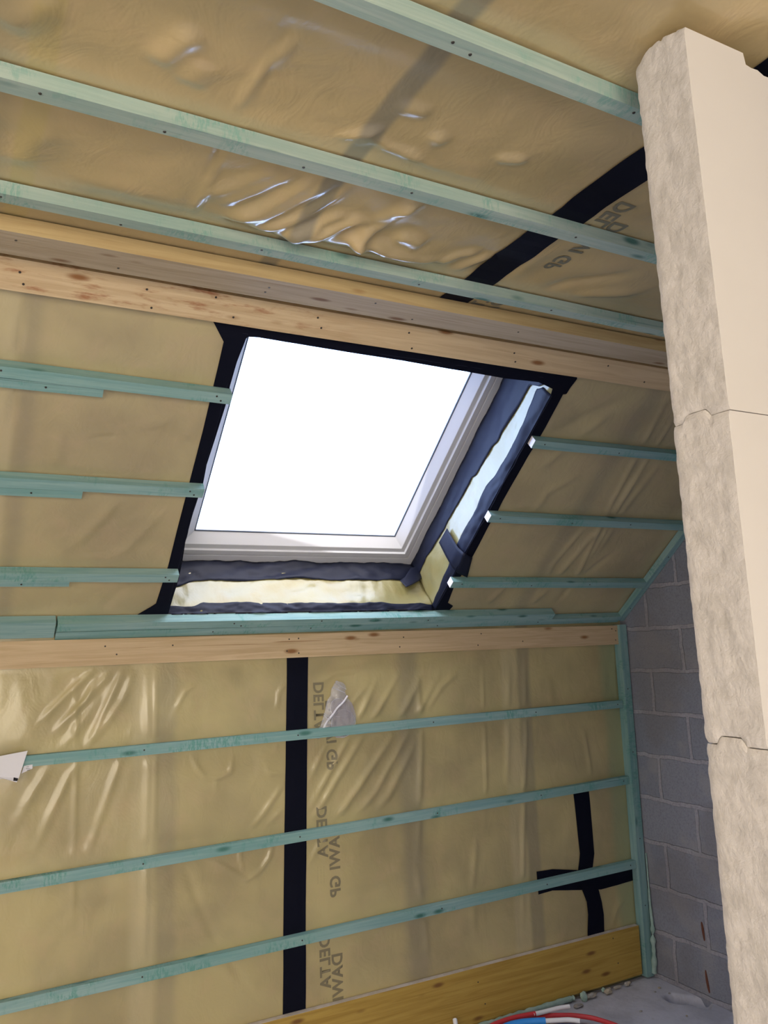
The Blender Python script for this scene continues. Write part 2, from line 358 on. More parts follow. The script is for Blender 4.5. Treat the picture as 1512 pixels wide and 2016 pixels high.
def lettering(txt, sh, u, v, size, m, parent, kind, name='printed_lettering', stretch=1.0, bold=.030):
    """print seen from the back of the film: kind 'K' reads downwards on the knee wall, 'C' reads away along the ceiling"""
    cu = bpy.data.curves.new('t', 'FONT'); cu.body = txt; cu.size = 1; cu.offset = bold; cu.resolution_u = 3; cu.space_character = 1.05
    to = bpy.data.objects.new('t', cu); COL.objects.link(to); dg = bpy.context.evaluated_depsgraph_get(); dg.update()
    me = bpy.data.meshes.new_from_object(to.evaluated_get(dg)); bpy.data.objects.remove(to)
    bm = bmesh.new(); bm.from_mesh(me); bpy.data.meshes.remove(me)
    for vt in bm.verts:
        gx, gy = vt.co.x*size*stretch, vt.co.y*size
        a, b = (u-gy, v-gx) if kind == 'K' else (u-gy, v+gx)
        vt.co = sh.pl.at(a, b, float(sh.h(np.array([a]), np.array([b]))[0])+.0012)
    return obj(name, bm, m, parent, smooth=False)

# ------------------------------------------------------------------ the room shell
XL, YB = -2.4, -2.3
# batten bands in v used as pins: (tag, lo, hi, ulo, uhi)
CB = [(1.315, 1.358), (1.696, 1.735)]
K1 = KNEE.px(1230, 1385)[1]; K2 = KNEE.px(1240, 1535)[1]; K3 = KNEE.px(1255, 1697)[1]
pinsK = [('b', K1-.019, K1+.019, -9, 9), ('b', K2-.019, K2+.019, -9, 9), ('b', K3-.019, K3+.019, -9, 9), ('b', 1.54, 1.70, -9, 9), ('b', 0, .235, -9, 9)]
foldsK = [
 ([(602, 1640), (660, 1540), (720, 1440), (790, 1320)], .010, .009), ([(606, 1600), (650, 1520), (700, 1430), (745, 1330)], .009, .008),
 ([(625, 1660), (700, 1560), (765, 1460), (840, 1310)], .012, .010), ([(660, 1660), (740, 1560), (800, 1450), (870, 1320)], .010, .007),
 ([(605, 1710), (640, 1640), (690, 1580)], .008, .006), ([(606, 1545), (640, 1470), (690, 1400)], .008, .006), ([(700, 1660), (770, 1560), (825, 1450)], .012, .007),
 ([(625, 1350), (660, 1325), (720, 1315)], .010, .005), ([(610, 1490), (650, 1440), (730, 1340)], .007, .005),
 ([(70, 1430), (130, 1370), (205, 1300)], .008, .007), ([(100, 1450), (180, 1365), (235, 1305)], .008, .006), ([(130, 1420), (170, 1380), (190, 1330)], .006, .005),
 ([(150, 1520), (205, 1400), (250, 1305)], .008, .006), ([(60, 1690), (140, 1520), (240, 1380), (270, 1310)], .010, .006), ([(20, 1640), (90, 1520), (200, 1370)], .012, .006),
 ([(160, 1720), (215, 1560), (265, 1420)], .009, .005), ([(148, 1310), (150, 1520), (145, 1700), (143, 1850)], .006, .005),
 ([(290, 1300), (292, 1500), (287, 1700), (283, 1990)], .010, .006), ([(306, 1300), (306, 1500), (300, 1700)], .006, .005),
 ([(375, 1480), (388, 1512), (405, 1530), (430, 1531), (455, 1520), (458, 1480)], .005, .007), ([(425, 1530), (426, 1560)], .004, .005),
 ([(520, 1510), (535, 1522), (558, 1524)], .005, .006), ([(405, 1690), (450, 1712), (485, 1732), (512, 1715), (530, 1690), (545, 1640)], .006, .008), ([(470, 1640), (473, 1690), (480, 1720)], .004, .006),
 ([(480, 1650), (520, 1600), (560, 1540)], .007, .006), ([(500, 1655), (545, 1605), (558, 1590)], .006, .005), ([(540, 1480), (548, 1460), (560, 1450)], .005, .006),
 ([(545, 1400), (550, 1360), (565, 1345)], .005, .005), ([(345, 1400), (365, 1360), (390, 1345)], .006, .005),
 ([(820, 1310), (830, 1430), (828, 1560), (824, 1700)], .011, .008), ([(950, 1300), (952, 1400), (958, 1560), (952, 1640)], .006, .006),
 ([(1034, 1280), (1036, 1450), (1030, 1650), (1030, 1850)], .008, .007), ([(1003, 1300), (1000, 1450), (998, 1560)], .012, .006), ([(840, 1400), (870, 1350), (905, 1320)], .010, .006),
 ([(360, 1700), (400, 1800), (440, 1880), (500, 1960)], .012, -.005), ([(1150, 1440), (1160, 1500), (1165, 1530)], .008, .006), ([(1080, 1330), (1090, 1400)], .02, .004),
 ([(380, 1850), (430, 1900), (520, 1950)], .02, .004), ([(820, 1700), (835, 1800), (845, 1900)], .012, .006), ([(940, 1640), (930, 1760), (935, 1850)], .012, .006), ([(1190, 1900), (1215, 1790), (1235, 1760)], .012, .005)]
SHK = Sheet(KNEE, foldsK, pinsK, .0045, 11, (1.6, .7), 1.25, 1.0, .2)
knee = struct(grid_mesh('wall_front', SHK, XL, XR, 0, CH+.08, .0085, FILM_K, slabs=[(XL, XR+.02, -.2, CH+.06, -.012, -.2)]), 'low knee wall covered in yellowish vapour film over wool', 'wall')

OX0, OX1, OS0, OS1 = .705, 1.86, .085, 1.262                   # roof window opening in the slope
SB = [(1.016, 1.086), (.643, .711), (.254, .323)]
pinsS = [('b', a, b, -9, OX0) for a, b in SB]+[('b', .985, 1.02, OX1, 9), ('b', .61, .645, OX1, 9), ('b', .245, .28, OX1, 9), ('b', -.1, .09, -9, 9), ('b', 1.28, 1.4, -9, 9)]
foldsS = [
 ([(1330, 760), (1200, 1000), (1110, 1190)], .012, .007), ([(1345, 800), (1240, 960), (1150, 1120)], .010, .006), ([(1290, 900), (1180, 1040), (1060, 1180)], .018, .006),
 ([(1250, 780), (1100, 850), (1060, 880)], .03, -.006), ([(1210, 810), (1130, 870), (1060, 930)], .02, .005), ([(1150, 930), (1080, 970), (1020, 1050)], .02, .005), ([(1220, 1080), (1130, 1150), (1090, 1195)], .02, -.005),
 ([(1310, 900), (1230, 1000), (1170, 1100)], .02, .006), ([(1160, 1030), (1090, 1110), (1050, 1190)], .014, .005), ([(1000, 1150), (960, 1190)], .02, .006), ([(1080, 1160), (1040, 1195)], .02, .006),
 ([(180, 860), (210, 862), (235, 862)], .006, -.004), ([(240, 970), (200, 1020), (140, 1080)], .02, .005), ([(330, 1000), (250, 1080), (200, 1110)], .02, .004), ([(45, 600), (35, 700), (20, 860)], .008, -.006),
 ([(120, 840), (110, 920)], .02, .004), ([(270, 840), (330, 830), (390, 870)], .02, .004), ([(250, 1150), (200, 1205)], .02, -.004)]
SHS = Sheet(SLOPE, foldsS, pinsS, .004, 23, (1, .8))
slope = struct(grid_mesh('ceiling_slope', SHS, XL, XR, -.01, SE, .009, FILM_S, hole=(OX0, OX1, OS0, OS1),
    slabs=[(XL, OX0-.004, -.1, 2.6, -.04, -.34), (OX1+.004, XR+.6, -.1, 2.6, -.04, -.34), (OX0-.004, OX1+.004, -.1, OS0-.005, -.04, -.34), (OX0-.004, OX1+.004, OS1+.005, 2.6, -.04, -.34)]), 'sloping roof underside covered in yellowish vapour film', 'sloped ceiling')

pinsC = [('b', a, b, -9, 9) for a, b in CB]+[('b', 1.83, 2.1, -9, 9), ('b', .985, 1.03, -9, 9)]
foldsC = [
 ([(400, 408), (470, 424), (560, 442), (650, 462), (740, 484), (900, 514)], .032, .011), ([(120, 350), (250, 372), (400, 402)], .03, .004), ([(560, 452), (600, 440), (640, 445)], .012, .006), ([(690, 470), (720, 450), (745, 455)], .014, .008),
 ([(300, 130), (335, 105), (395, 62)], .016, .008), ([(365, 170), (410, 128)], .02, .005), ([(380, 410), (470, 235), (545, 118), (590, 15)], .004, -.006), ([(465, 240), (510, 160), (548, 117), (580, 80)], .006, .008),
 ([(375, 420), (405, 365), (435, 310)], .005, .007), ([(395, 385), (470, 365), (560, 330)], .012, .006), ([(425, 400), (500, 375), (590, 340)], .012, .007), ([(440, 430), (540, 395), (640, 345)], .012, .009),
 ([(470, 430), (560, 405), (680, 350)], .012, .008), ([(490, 445), (600, 420), (700, 360)], .010, .008), ([(520, 452), (590, 456), (640, 448), (700, 430), (740, 440)], .012, .012),
 ([(560, 455), (640, 430), (690, 415)], .010, .008), ([(690, 480), (720, 460), (760, 430), (820, 400), (850, 397)], .012, .014), ([(700, 478), (720, 465)], .02, .01), ([(725, 470), (740, 440), (800, 412)], .008, -.008),
 ([(720, 462), (760, 490), (820, 508), (880, 512)], .012, .009), ([(780, 460), (810, 470), (835, 482)], .016, .010), ([(860, 520), (900, 505), (950, 500)], .010, .008), ([(880, 540), (930, 520), (975, 505)], .010, .007),
 ([(800, 290), (830, 320), (880, 345), (960, 360)], .008, .008), ([(750, 285), (790, 300), (820, 318)], .008, .007), ([(655, 275), (720, 262), (760, 255)], .006, .006), ([(975, 315), (1040, 318)], .008, .006), ([(855, 265), (872, 285)], .01, .006),
 ([(690, 290), (730, 270), (770, 290)], .01, .005), ([(0, 60), (60, 30), (110, 0)], .02, .006), ([(30, 330), (60, 290), (110, 250)], .02, .005), ([(1000, 560), (1060, 510), (1150, 480)], .02, .004), ([(1080, 600), (1160, 580), (1280, 570)], .016, .006), ([(1020, 590), (1120, 560), (1260, 540)], .016, -.006), ([(780, 215), (850, 230)], .012, .005)]
SHC = Sheet(CEIL, foldsC, pinsC, .006, 37, (.8, 1.2), 1.45, 1.4, .24)
ceil = struct(grid_mesh('ceiling', SHC, XL, XR, YB, 2.044, .0095, FILM_C, slabs=[(XL, XR+.02, YB-.02, 1.9, -.03, -.2)]), 'flat ceiling covered in glossy yellowish vapour film', 'ceiling')

# floor with a broken-out hole beside the gable wall
class FSheet(Sheet):
    def h(s, u, v):
        u = np.asarray(u, float); v = np.asarray(v, float)
        z = .003*vnoise(u+20, v+20, 11, 5)+.004*vnoise(u+20, v+20, 3, 9)
        d = np.hypot((u-2.90)/.042, (v-2.84)/.05)+.5*vnoise(u+20, v+20, 30, 4); d2 = np.hypot((u-2.95)/.04, (v-2.775)/.06)+.4*vnoise(u+20, v+20, 30, 8)
        z = z-.095/(1+np.exp((d-1)*16))-.040/(1+np.exp((d2-1)*14)); return z-.004
fs = FSheet(FLOOR, [], [])
floor = struct(grid_mesh('floor', fs, 1.4, XR, 2.2, DK, .008, CONC, slabs=[(XL, 1.402, YB, DK+.1, -.002, -.15), (1.4, XR+.1, YB, 2.203, -.002, -.15), (1.4, XR+.15, 2.2, DK+.15, -.13, -.2)]), 'dusty grey concrete floor', 'floor')

# gable wall (right), blockwork
bm = bmesh.new()
yS = DK-SE*math.cos(TH)
for vs_ in ([(YB, -.2), (DK+.25, -.2), (DK+.25, CH-.1), (DK, CH+.08), (yS, ZC+.03), (YB, ZC+.03)],):
    a = [bm.verts.new((XR, y, z)) for y, z in vs_]; b = [bm.verts.new((XR+.2, y, z)) for y, z in vs_]
    bm.faces.new(a); bm.faces.new(b[::-1])
    for i in range(len(a)): bm.faces.new((a[i], b[i], b[(i+1) % len(a)], a[(i+1) % len(a)]))
bmesh.ops.recalc_face_normals(bm, faces=bm.faces)
gw = struct(obj('wall_right', bm, BLOCK, smooth=False), 'grey concrete block gable wall', 'wall')
# left and back walls behind the camera
bm = bmesh.new()
for y0, y1, z0, z1 in ((YB-.2, -1.0, 0, ZC+.1), (.4, DK+.3, 0, ZC+.1), (-1.0, .4, 0, .8), (-1.0, .4, 2.2, ZC+.1)):
    box_bm(bm, (XL-.1, (y0+y1)/2, (z0+z1)/2), (1, 0, 0), (0, 1, 0), (0, 0, 1), .1, (y1-y0)/2, (z1-z0)/2)
struct(obj('wall_left', bm, WALLP, smooth=False), 'bare plastered side wall', 'wall')
bm = bmesh.new(); wx0, wx1, wz0, wz1 = -2.2, .6, .70, 2.30
for x0, x1, z0, z1 in ((XL, wx0, 0, ZC), (wx1, XR, 0, ZC), (wx0, wx1, 0, wz0), (wx0, wx1, wz1, ZC)):
    box_bm(bm, ((x0+x1)/2, YB-.1, (z0+z1)/2), (1, 0, 0), (0, 1, 0), (0, 0, 1), (x1-x0)/2, .1, (z1-z0)/2)
struct(obj('wall_back', bm, WALLP, smooth=False), 'bare plastered back wall with a wide window', 'wall')
w2 = bpy.data.objects.new('window_2', None); w2.location = ((wx0+wx1)/2, YB-.1, wz0); COL.objects.link(w2); w2['kind'] = 'structure'; bpy.context.view_layer.update()
bm = bmesh.new()
for x0, x1, z0, z1 in ((wx0, wx0+.06, wz0, wz1), (wx1-.06, wx1, wz0, wz1), (wx0+.06, wx1-.06, wz0, wz0+.06), (wx0+.06, wx1-.06, wz1-.06, wz1), ((wx0+wx1)/2-.03, (wx0+wx1)/2+.03, wz0+.06, wz1-.06)):
    box_bm(bm, ((x0+x1)/2, YB-.1, (z0+z1)/2), (1, 0, 0), (0, 1, 0), (0, 0, 1), (x1-x0)/2, .035, (z1-z0)/2)
obj('frame', bm, WHITEF, w2, smooth=False)
def portal(name, loc, xa, ya, za, sx_, sy_):                   # marks a window for light sampling, gives off nothing itself
    L = bpy.data.lights.new(name, 'AREA'); L.shape = 'RECTANGLE'; L.size = sx_; L.size_y = sy_; L.cycles.is_portal = True
    o = bpy.data.objects.new(name, L); COL.objects.link(o); xa, ya, za = Vector(xa), Vector(ya), Vector(za)
    o.matrix_world = Matrix(((xa.x, ya.x, za.x, loc[0]), (xa.y, ya.y, za.y, loc[1]), (xa.z, ya.z, za.z, loc[2]), (0, 0, 0, 1)))
w3 = bpy.data.objects.new('added_fill_window', None); w3.location = (XL-.1, .1, .8); COL.objects.link(w3); w3['kind'] = 'structure'; bpy.context.view_layer.update()  # unseen side window, added to bring fill light into the room
bm = bmesh.new()
for y0, y1, z0, z1 in ((-1.0, -.94, .8, 2.2), (.34, .4, .8, 2.2), (-.94, .34, .8, .86), (-.94, .34, 2.14, 2.2), (-.33, -.27, .86, 2.14)):
    box_bm(bm, (XL-.1, (y0+y1)/2, (z0+z1)/2), (1, 0, 0), (0, 1, 0), (0, 0, 1), .035, (y1-y0)/2, (z1-z0)/2)
obj('frame', bm, WHITEF, w3, smooth=False)
portal('added_window_daylight', (XL-.1, -.3, 1.5), (0, 1, 0), (0, 0, -1), (-1, 0, 0), 1.4, 1.4)
portal('window_daylight', ((wx0+wx1)/2, YB-.1, (wz0+wz1)/2), (-1, 0, 0), (0, 0, 1), (0, -1, 0), wx1-wx0, wz1-wz0)
pc = SLOPE.at((OX0+OX1)/2, (OS0+OS1)/2+.0, -.37); xa = Vector(SLOPE.u); za = -Vector(SLOPE.n); ya = za.cross(xa)
portal('roof_window_daylight', pc, xa, ya, za, 1.14, 1.2)

# ------------------------------------------------------------------ the roof window
HF = -.28
win = bpy.data.objects.new('window_1', None); win.location = SLOPE.at((OX0+OX1)/2, OS0, HF); COL.objects.link(win); win['kind'] = 'structure'; win['label'] = 'white framed roof window with bright sky behind'; bpy.context.view_layer.update()
def ring(name, m, levels, parent):
    """a frame swept round a rectangle: levels = (inset, h) profile; outer rectangle is the opening"""
    bm = bmesh.new(); rs = []
    for ins, h in levels:
        il, ir, ib, it = ins if isinstance(ins, tuple) else (ins,)*4
        rs.append([bm.verts.new(SLOPE.at(u, v, h)) for u, v in ((OX0+il, OS0+ib), (OX1-ir, OS0+ib), (OX1-ir, OS1-it), (OX0+il, OS1-it))])
    n = len(rs)
    for i in range(n):
        for j in range(4): bm.faces.new((rs[i][j], rs[i][(j+1) % 4], rs[(i+1) % n][(j+1) % 4], rs[(i+1) % n][j]))
    bmesh.ops.recalc_face_normals(bm, faces=bm.faces)
    bmesh.ops.bevel(bm, geom=bm.edges[:], offset=.0012, segments=1, affect='EDGES')
    return obj(name, bm, m, parent, smooth=False)
frm = ring('frame', WHITEF, [(-.012, HF), (.034, HF), (.034, HF-.012), (.040, HF-.012), (.040, HF-.10), (-.012, HF-.10)], win)
sash = ring('sash', WHITEF, [(.036, HF-.004), (.060, HF-.002), (.064, HF-.010), (.083, HF-.012), ((.137, .118, .122, .11), HF-.046), ((.137, .118, .122, .11), HF-.075), (.043, HF-.075), (.043, HF-.03), (.036, HF-.03)], win)
ring('gasket', GASK, [((.136, .117, .121, .11), HF-.045), ((.142, .123, .127, .116), HF-.047), ((.142, .123, .127, .116), HF-.052), ((.136, .117, .121, .11), HF-.052)], sash)
bm = bmesh.new(); box_bm(bm, SLOPE.at((OX0+OX1)/2, (OS0+OS1)/2, HF-.058), SLOPE.u, SLOPE.v, SLOPE.n, (OX1-OX0)/2-.08, (OS1-OS0)/2-.08, .004)
obj('pane', bm, GLASS, sash, smooth=False)
# lining of the reveal: film with tapes; each side a strip wrapping from the room surface back to the frame
def lining(name, m, side, prof, parent, lo, hi, amp=.004, seed=0, st=.012, off=0.0, th=.0012):
    """prof(t) -> (h_edge0, h_edge1) along the side; t runs 0..1 from lo to hi"""
    n = max(4, int((hi-lo)/st)); mth = 10; bm = bmesh.new(); V = []
    for i in range(n+1):
        t = i/n; p = lo+(hi-lo)*t; h0, h1 = prof(t); row = []
        for j in range(mth+1):
            h = h0+(h1-h0)*j/mth
            w = amp*(noise.noise(Vector((p*7+h*9, h*14, seed)))+.5*noise.noise(Vector((p*22-h*20, h*35, seed+5)))+.25*noise.noise(Vector((p*48+h*50, h*60-p*10, seed+9)))) if amp else 0
            rnd = .008*math.exp(-(max(0, -h)/.018)**2)            # rounded at the room edge
            q = off+abs(w)*0+w-rnd
            if side == 'R': P = SLOPE.at(OX1-q-.004, p, h)
            elif side == 'L': P = SLOPE.at(OX0+q+.004, p, h)
            elif side == 'B': P = SLOPE.at(p, OS0+q+.004, h)
            else: P = SLOPE.at(p, OS1-q-.004, h)
            row.append(bm.verts.new(P))
        V.append(row)
    fs_ = [bm.faces.new((V[i][j], V[i+1][j], V[i+1][j+1], V[i][j+1])) for i in range(n) for j in range(mth)]
    bmesh.ops.recalc_face_normals(bm, faces=bm.faces)
    ctr = Vector(SLOPE.at((OX0+OX1)/2, (OS0+OS1)/2, -.1)); f0 = bm.faces[:][len(bm.faces)//2]
    if f0.normal.dot(ctr-f0.calc_center_median()) < 0: bmesh.ops.reverse_faces(bm, faces=bm.faces)
    o = obj(name, bm, m, parent); md = o.modifiers.new('thickness', 'SOLIDIFY'); md.thickness = th; md.offset = -1
    return o
cst = lambda a, b: (lambda t: (a, b))
def tfun(knots):
    ks = sorted(knots)
    def f(p):
        if p <= ks[0][0]: return ks[0][1]
        for (a, x), (b, y) in zip(ks, ks[1:]):
            if p <= b: q = (p-a)/(b-a); return x+(y-x)*(q*q*(3-2*q))
        return ks[-1][1]
    return f
REVR = Plane(SLOPE.at(OX1, 0, 0), SLOPE.v, SLOPE.n, -SLOPE.u)
REVB = Plane(SLOPE.at(0, OS0, 0), SLOPE.u, SLOPE.n, SLOPE.v)
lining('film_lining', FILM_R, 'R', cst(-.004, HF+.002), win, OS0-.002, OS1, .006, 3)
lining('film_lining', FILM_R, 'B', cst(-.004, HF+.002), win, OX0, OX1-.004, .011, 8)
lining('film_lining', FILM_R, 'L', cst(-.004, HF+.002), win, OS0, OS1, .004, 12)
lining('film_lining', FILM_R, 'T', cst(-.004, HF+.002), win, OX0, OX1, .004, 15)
def sprof(side, fa, fb, lo, hi): return lambda t: (fa(lo+(hi-lo)*t), fb(lo+(hi-lo)*t))
# right reveal: outer and inner tapes
lo, hi = OS0-.001, 1.20
fo = tfun([(.09, -.022), (.16, -.03), (.25, -.045), (.33, -.05), (.40, -.062), (.50, -.066), (.60, -.06), (.71, -.076), (.80, -.055), (.94, -.046), (1.03, -.05), (1.10, -.066), (1.17, -.078), (1.2, -.05)])
tag(lining('sealing_tape', TAPEB, 'R', sprof('R', lambda p: 0.0035, fo, lo, hi), None, lo, hi, .006, 3, off=.0035), 'black tape wrapping the room edge of the right window reveal', 'tape')
lo, hi = OS0+.004, OS1
fi = tfun([(.09, -.195), (.20, -.20), (.30, -.19), (.40, -.186), (.55, -.172), (.685, -.172), (.70, -.158), (.85, -.15), (.90, -.135), (1.1, -.122), (1.16, -.118), (1.2, -.06), (1.25, -.01)])
tag(lining('sealing_tape', TAPEB, 'R', sprof('R', fi, lambda p: HF+.003, lo, hi), None, lo, hi, .006, 3, off=.004), 'black tape sealing the film to the right side of the roof window frame', 'tape')
lo, hi = OX0+.003, OX1-.006
fo = tfun([(.74, -.035), (.80, -.03), (.86, -.052), (1.0, -.05), (1.2, -.045), (1.4, -.036), (1.6, -.040), (1.78, -.030), (1.85, -.02)])
tag(lining('sealing_tape', TAPEB, 'B', sprof('B', lambda p: 0.0035, fo, lo, hi), None, lo, hi, .011, 8, off=.0035), 'black tape along the room edge of the sill below the roof window', 'tape')
fi = tfun([(.74, -.13), (.86, -.17), (1.0, -.165), (1.2, -.172), (1.3, -.18), (1.45, -.172), (1.65, -.170), (1.85, -.172)])
tag(lining('sealing_tape', TAPEB, 'B', sprof('B', fi, lambda p: HF+.003, lo, hi), None, lo, hi, .011, 8, off=.004), 'crumpled black tape sealing the film below the roof window frame', 'tape')
tag(lining('sealing_tape', TAPEB, 'L', cst(.001, -.10), None, OS0+.06, OS1, .004, 12, off=.004), 'black tape on the inner side of the left window reveal', 'tape')
tag(lining('sealing_tape', TAPEB, 'T', cst(.001, -.10), None, OX0+.003, OX1-.006, .004, 15, off=.004), 'black tape inside the top reveal of the roof window', 'tape')
# tapes lying on the slope around the opening
t = strip('sealing_tape', TAPE, SHS, [(416, 626), (440, 672), (420, 761), (399, 850), (374, 946), (352, 1032), (331, 1115), (307, 1188), (268, 1212), (330, 1213), (334, 1198), (341, 1174), (351, 1143), (359, 1106), (365, 1068), (379, 1014), (400, 952), (407, 915), (423, 866), (444, 798), (453, 758), (466, 712), (484, 666), (490, 661), (497, 640)], .0025)
tag(t, 'black tape strip down the left side of the roof window, flared at both ends', 'tape')
t = strip('sealing_tape', TAPE, SHS, [(416, 622), (496, 642), (486, 662), (508, 663.5), (620, 682), (760, 705), (926, 733), (992, 744), (1060, 752), (1085, 764), (1112, 776), (1136, 746), (1136, 738)], .0035)
tag(t, 'black tape strip above the roof window under the pine board', 'tape')
e1 = [SLOPE.px(x, y) for x, y in ((1136, 742), (1115, 775), (1108, 776), (1065, 857), (1050, 882), (981, 1005), (966, 1029), (930, 1097), (893, 1158), (882, 1187), (892, 1193), (883, 1203))]
t = strip('sealing_tape', TAPE, SHS, e1+[(OX1-.002, OS0-.01), (OX1-.003, .4), (OX1-.003, .7), (OX1-.003, 1.0), (OX1-.003, 1.2), (OX1-.02, 1.262)], .0030, px=False)
tag(t, 'black tape strip down the right side of the roof window', 'tape')
t = strip('sealing_tape', TAPE, SHS, [(OX0+.0, .045), (OX1+.01, .045), (OX1, OS0+.002), (OX0+.0, OS0+.002)], .0028, px=False)
tag(t, 'narrow black tape below the roof window behind the green batten', 'tape')
# a short piece wrapped diagonally over the right room edge
def wrap_piece(name, m, rows):
    """rows: list of ((a),(b)) 3-D point pairs along the piece; gets thickness"""
    bm = bmesh.new(); V = []
    for i in range(len(rows)-1):
        for t in np.linspace(0, 1, 5, endpoint=(i == len(rows)-2)):
            a = Vector(rows[i][0]).lerp(Vector(rows[i+1][0]), t); b = Vector(rows[i][1]).lerp(Vector(rows[i+1][1]), t)
            V.append([bm.verts.new(a.lerp(b, s)) for s in np.linspace(0, 1, 7)])
    for i in range(len(V)-1):
        for j in range(6): bm.faces.new((V[i][j], V[i+1][j], V[i+1][j+1], V[i][j+1]))
    bmesh.ops.recalc_face_normals(bm, faces=bm.faces)
    o = obj(name, bm, m); md = o.modifiers.new('thickness', 'SOLIDIFY'); md.thickness = .0012; md.offset = 0; return o
def RR(x, y, l): u, v = REVR.px(x, y, l); return tuple(REVR.at(u, v, l))
def FF(x, y, l): u, v = SLOPE.px(x, y, l); return tuple(SLOPE.at(u, v, l))
t = wrap_piece('sealing_tape', TAPEB, [(RR(880, 1040, .017), RR(864, 1068, .017)), (RR(890, 1058, .018), RR(876, 1092, .018)), (RR(902, 1078, .016), RR(887, 1112, .016)), (FF(914, 1089, .006), FF(900, 1128, .006)), (FF(930, 1098, .0065), FF(920, 1137, .0065))])
tag(t, 'short black tape piece wrapped diagonally over the lower right reveal edge', 'tape')
def BB(x, y, l): u, v = REVB.px(x, y, l); return tuple(REVB.at(u, v, l))
t = wrap_piece('sealing_tape', TAPEB, [(BB(787, 1143, .016), BB(800, 1156, .03)), (BB(797, 1136, .024), BB(811, 1151, .034)), (BB(808, 1119, .03), BB(826, 1143, .03)), (BB(834, 1111, .035), BB(830, 1138, .02))])
tag(t, 'loose curled flap of black tape in the lower right window corner', 'tape')
# knee wall and ceiling tapes
t = strip('sealing_tape', TAPE, SHK, [(565, 1280), (607, 1280), (605, 1450), (603.5, 1640), (602, 1800), (602, 1990), (601, 2040), (555, 2040), (557, 1990), (558, 1800), (560, 1640), (563, 1450)], .0025)
tag(t, 'long vertical black tape strip down the knee wall', 'tape')
ct = [(1.187, -.6), (1.283, -.6), (1.285, .4), (1.284, 1.0), (1.282, 1.3), (1.286, 1.843), (1.284, 2.0), (1.19, 2.0), (1.192, 1.83), (1.188, 1.4), (1.186, 1.05), (1.184, .4)]
t = strip('sealing_tape', TAPE, SHC, ct, .0025, px=False); tag(t, 'long straight black tape strip running across the ceiling film', 'tape')
t = strip('sealing_tape', TAPE, SHK, [(1128, 1553), (1159, 1551), (1163, 1600), (1170, 1680), (1166, 1716), (1138, 1719), (1141, 1680), (1134, 1610)], .0025)
tag(t, 'short upright black tape strip above the tape cross near the gable wall', 'tape')
t = strip('sealing_tape', TAPE, SHK, [(1056, 1716), (1087, 1711), (1140, 1713), (1190, 1703), (1252, 1694), (1250, 1732), (1215, 1743), (1183, 1751), (1130, 1752), (1087, 1753), (1060, 1761)], .0040)
tag(t, 'horizontal black tape strip crossing behind the lowest green batten', 'tape')
t = strip('sealing_tape', TAPE, SHK, [(1140, 1740), (1174, 1738), (1184, 1775), (1188, 1800), (1189, 1842), (1156, 1846), (1157, 1800), (1154, 1775)], .0055)
tag(t, 'short black tape strip running down from the tape cross to the yellow board', 'tape')
# printing on the film, seen from its back
ZW = CH
for z0, txts in ((-.160, 1), (-.642, 1), (-1.120, 1)):
    lettering('DELTA', SHK, 1.357, ZW+z0, .062, INK, knee, 'K', stretch=1.0)
    lettering('DAWI GP', SHK, 1.408, ZW+z0-.075, .062, INK, knee, 'K', stretch=1.0)
    for i in range(3): lettering('-- --- -- ---- -- ---', SHK, 1.316+.013*i, ZW+z0-.225, .009, INK, knee, 'K', name='small_print', bold=0)
for y0 in (.76, 1.235, 1.71):
    lettering('DELTA', SHC, 1.342, y0, .062, INKC, ceil, 'C'); lettering('DAWI GP', SHC, 1.392, y0+.075, .062, INKC, ceil, 'C')
    for i in range(2): lettering('-- --- -- ---- -- ---', SHC, 1.300+.013*i, y0+.225, .009, INKC, ceil, 'C', name='small_print', bold=0)

# ------------------------------------------------------------------ timber on the ceiling
XA = -1.3
G1 = 'green battens fixed across the ceiling'
def put(res, label, cat, group=None, sp=(), th=.03):
    o, M, L = res; tag(o, label, cat, group)
    if sp: screws(o, M, L, sp, th)
    return o
def spx(L2mid, xs, ys): return [(x-L2mid, y) for x, y in zip(xs, ys)]
cm = (XA+XR)/2
put(beam('ceiling_batten', GREENP, CEIL, (XA, .905), (XR, 1.005), 0, .031, .033, seed=1), 'green batten across the ceiling, topmost and nearest the viewer', 'batten', G1, spx(cm, (.66, .70, 1.05, 1.12), (.004, -.006, .005, -.004)), .031)
put(beam('ceiling_batten', GREENP, CEIL, (XA, 1.328), (XR, 1.392), 0, .029, .038, seed=2), 'green batten across the ceiling, the middle of three', 'batten', G1, spx(cm, (.10, .31, .58, .82, 1.27), (.004, -.010, -.006, .005, .004)), .029)
put(beam('ceiling_batten', GREENP, CEIL, (XA, 1.702), (XR, 1.754), 0, .029, .037, seed=3), 'green batten across the ceiling beside the pine planks', 'batten', G1, spx(cm, (.06, .30, .62, 1.06, 1.5), (.004, -.010, .006, -.004, .004)), .029)
_cp = put(beam('ceiling_plank', [PINEG, EDGEW], CEIL, (XA, 1.8985), (XR, 1.8985), 0, .038, .115, seed=4), 'weathered pine plank flat on the ceiling edge with its near edge coloured as warmly lit', 'plank', None, spx(cm, (.10, .33, .70, .70, 1.0, 1.15, 1.5), (.02, -.03, -.02, .01, .03, -.03, .01)), .038)
for pf in _cp.data.polygons:
    if (_cp.matrix_world.to_3x3() @ pf.normal).y < -.6: pf.material_index = 1
o, M, L = beam('slope_plank', PINES, SLOPE, (XA, 1.3440), (XR, 1.3420), .004, .027, .086, seed=5)
tag(o, 'wide pine plank with reddish stains above the roof window', 'plank')
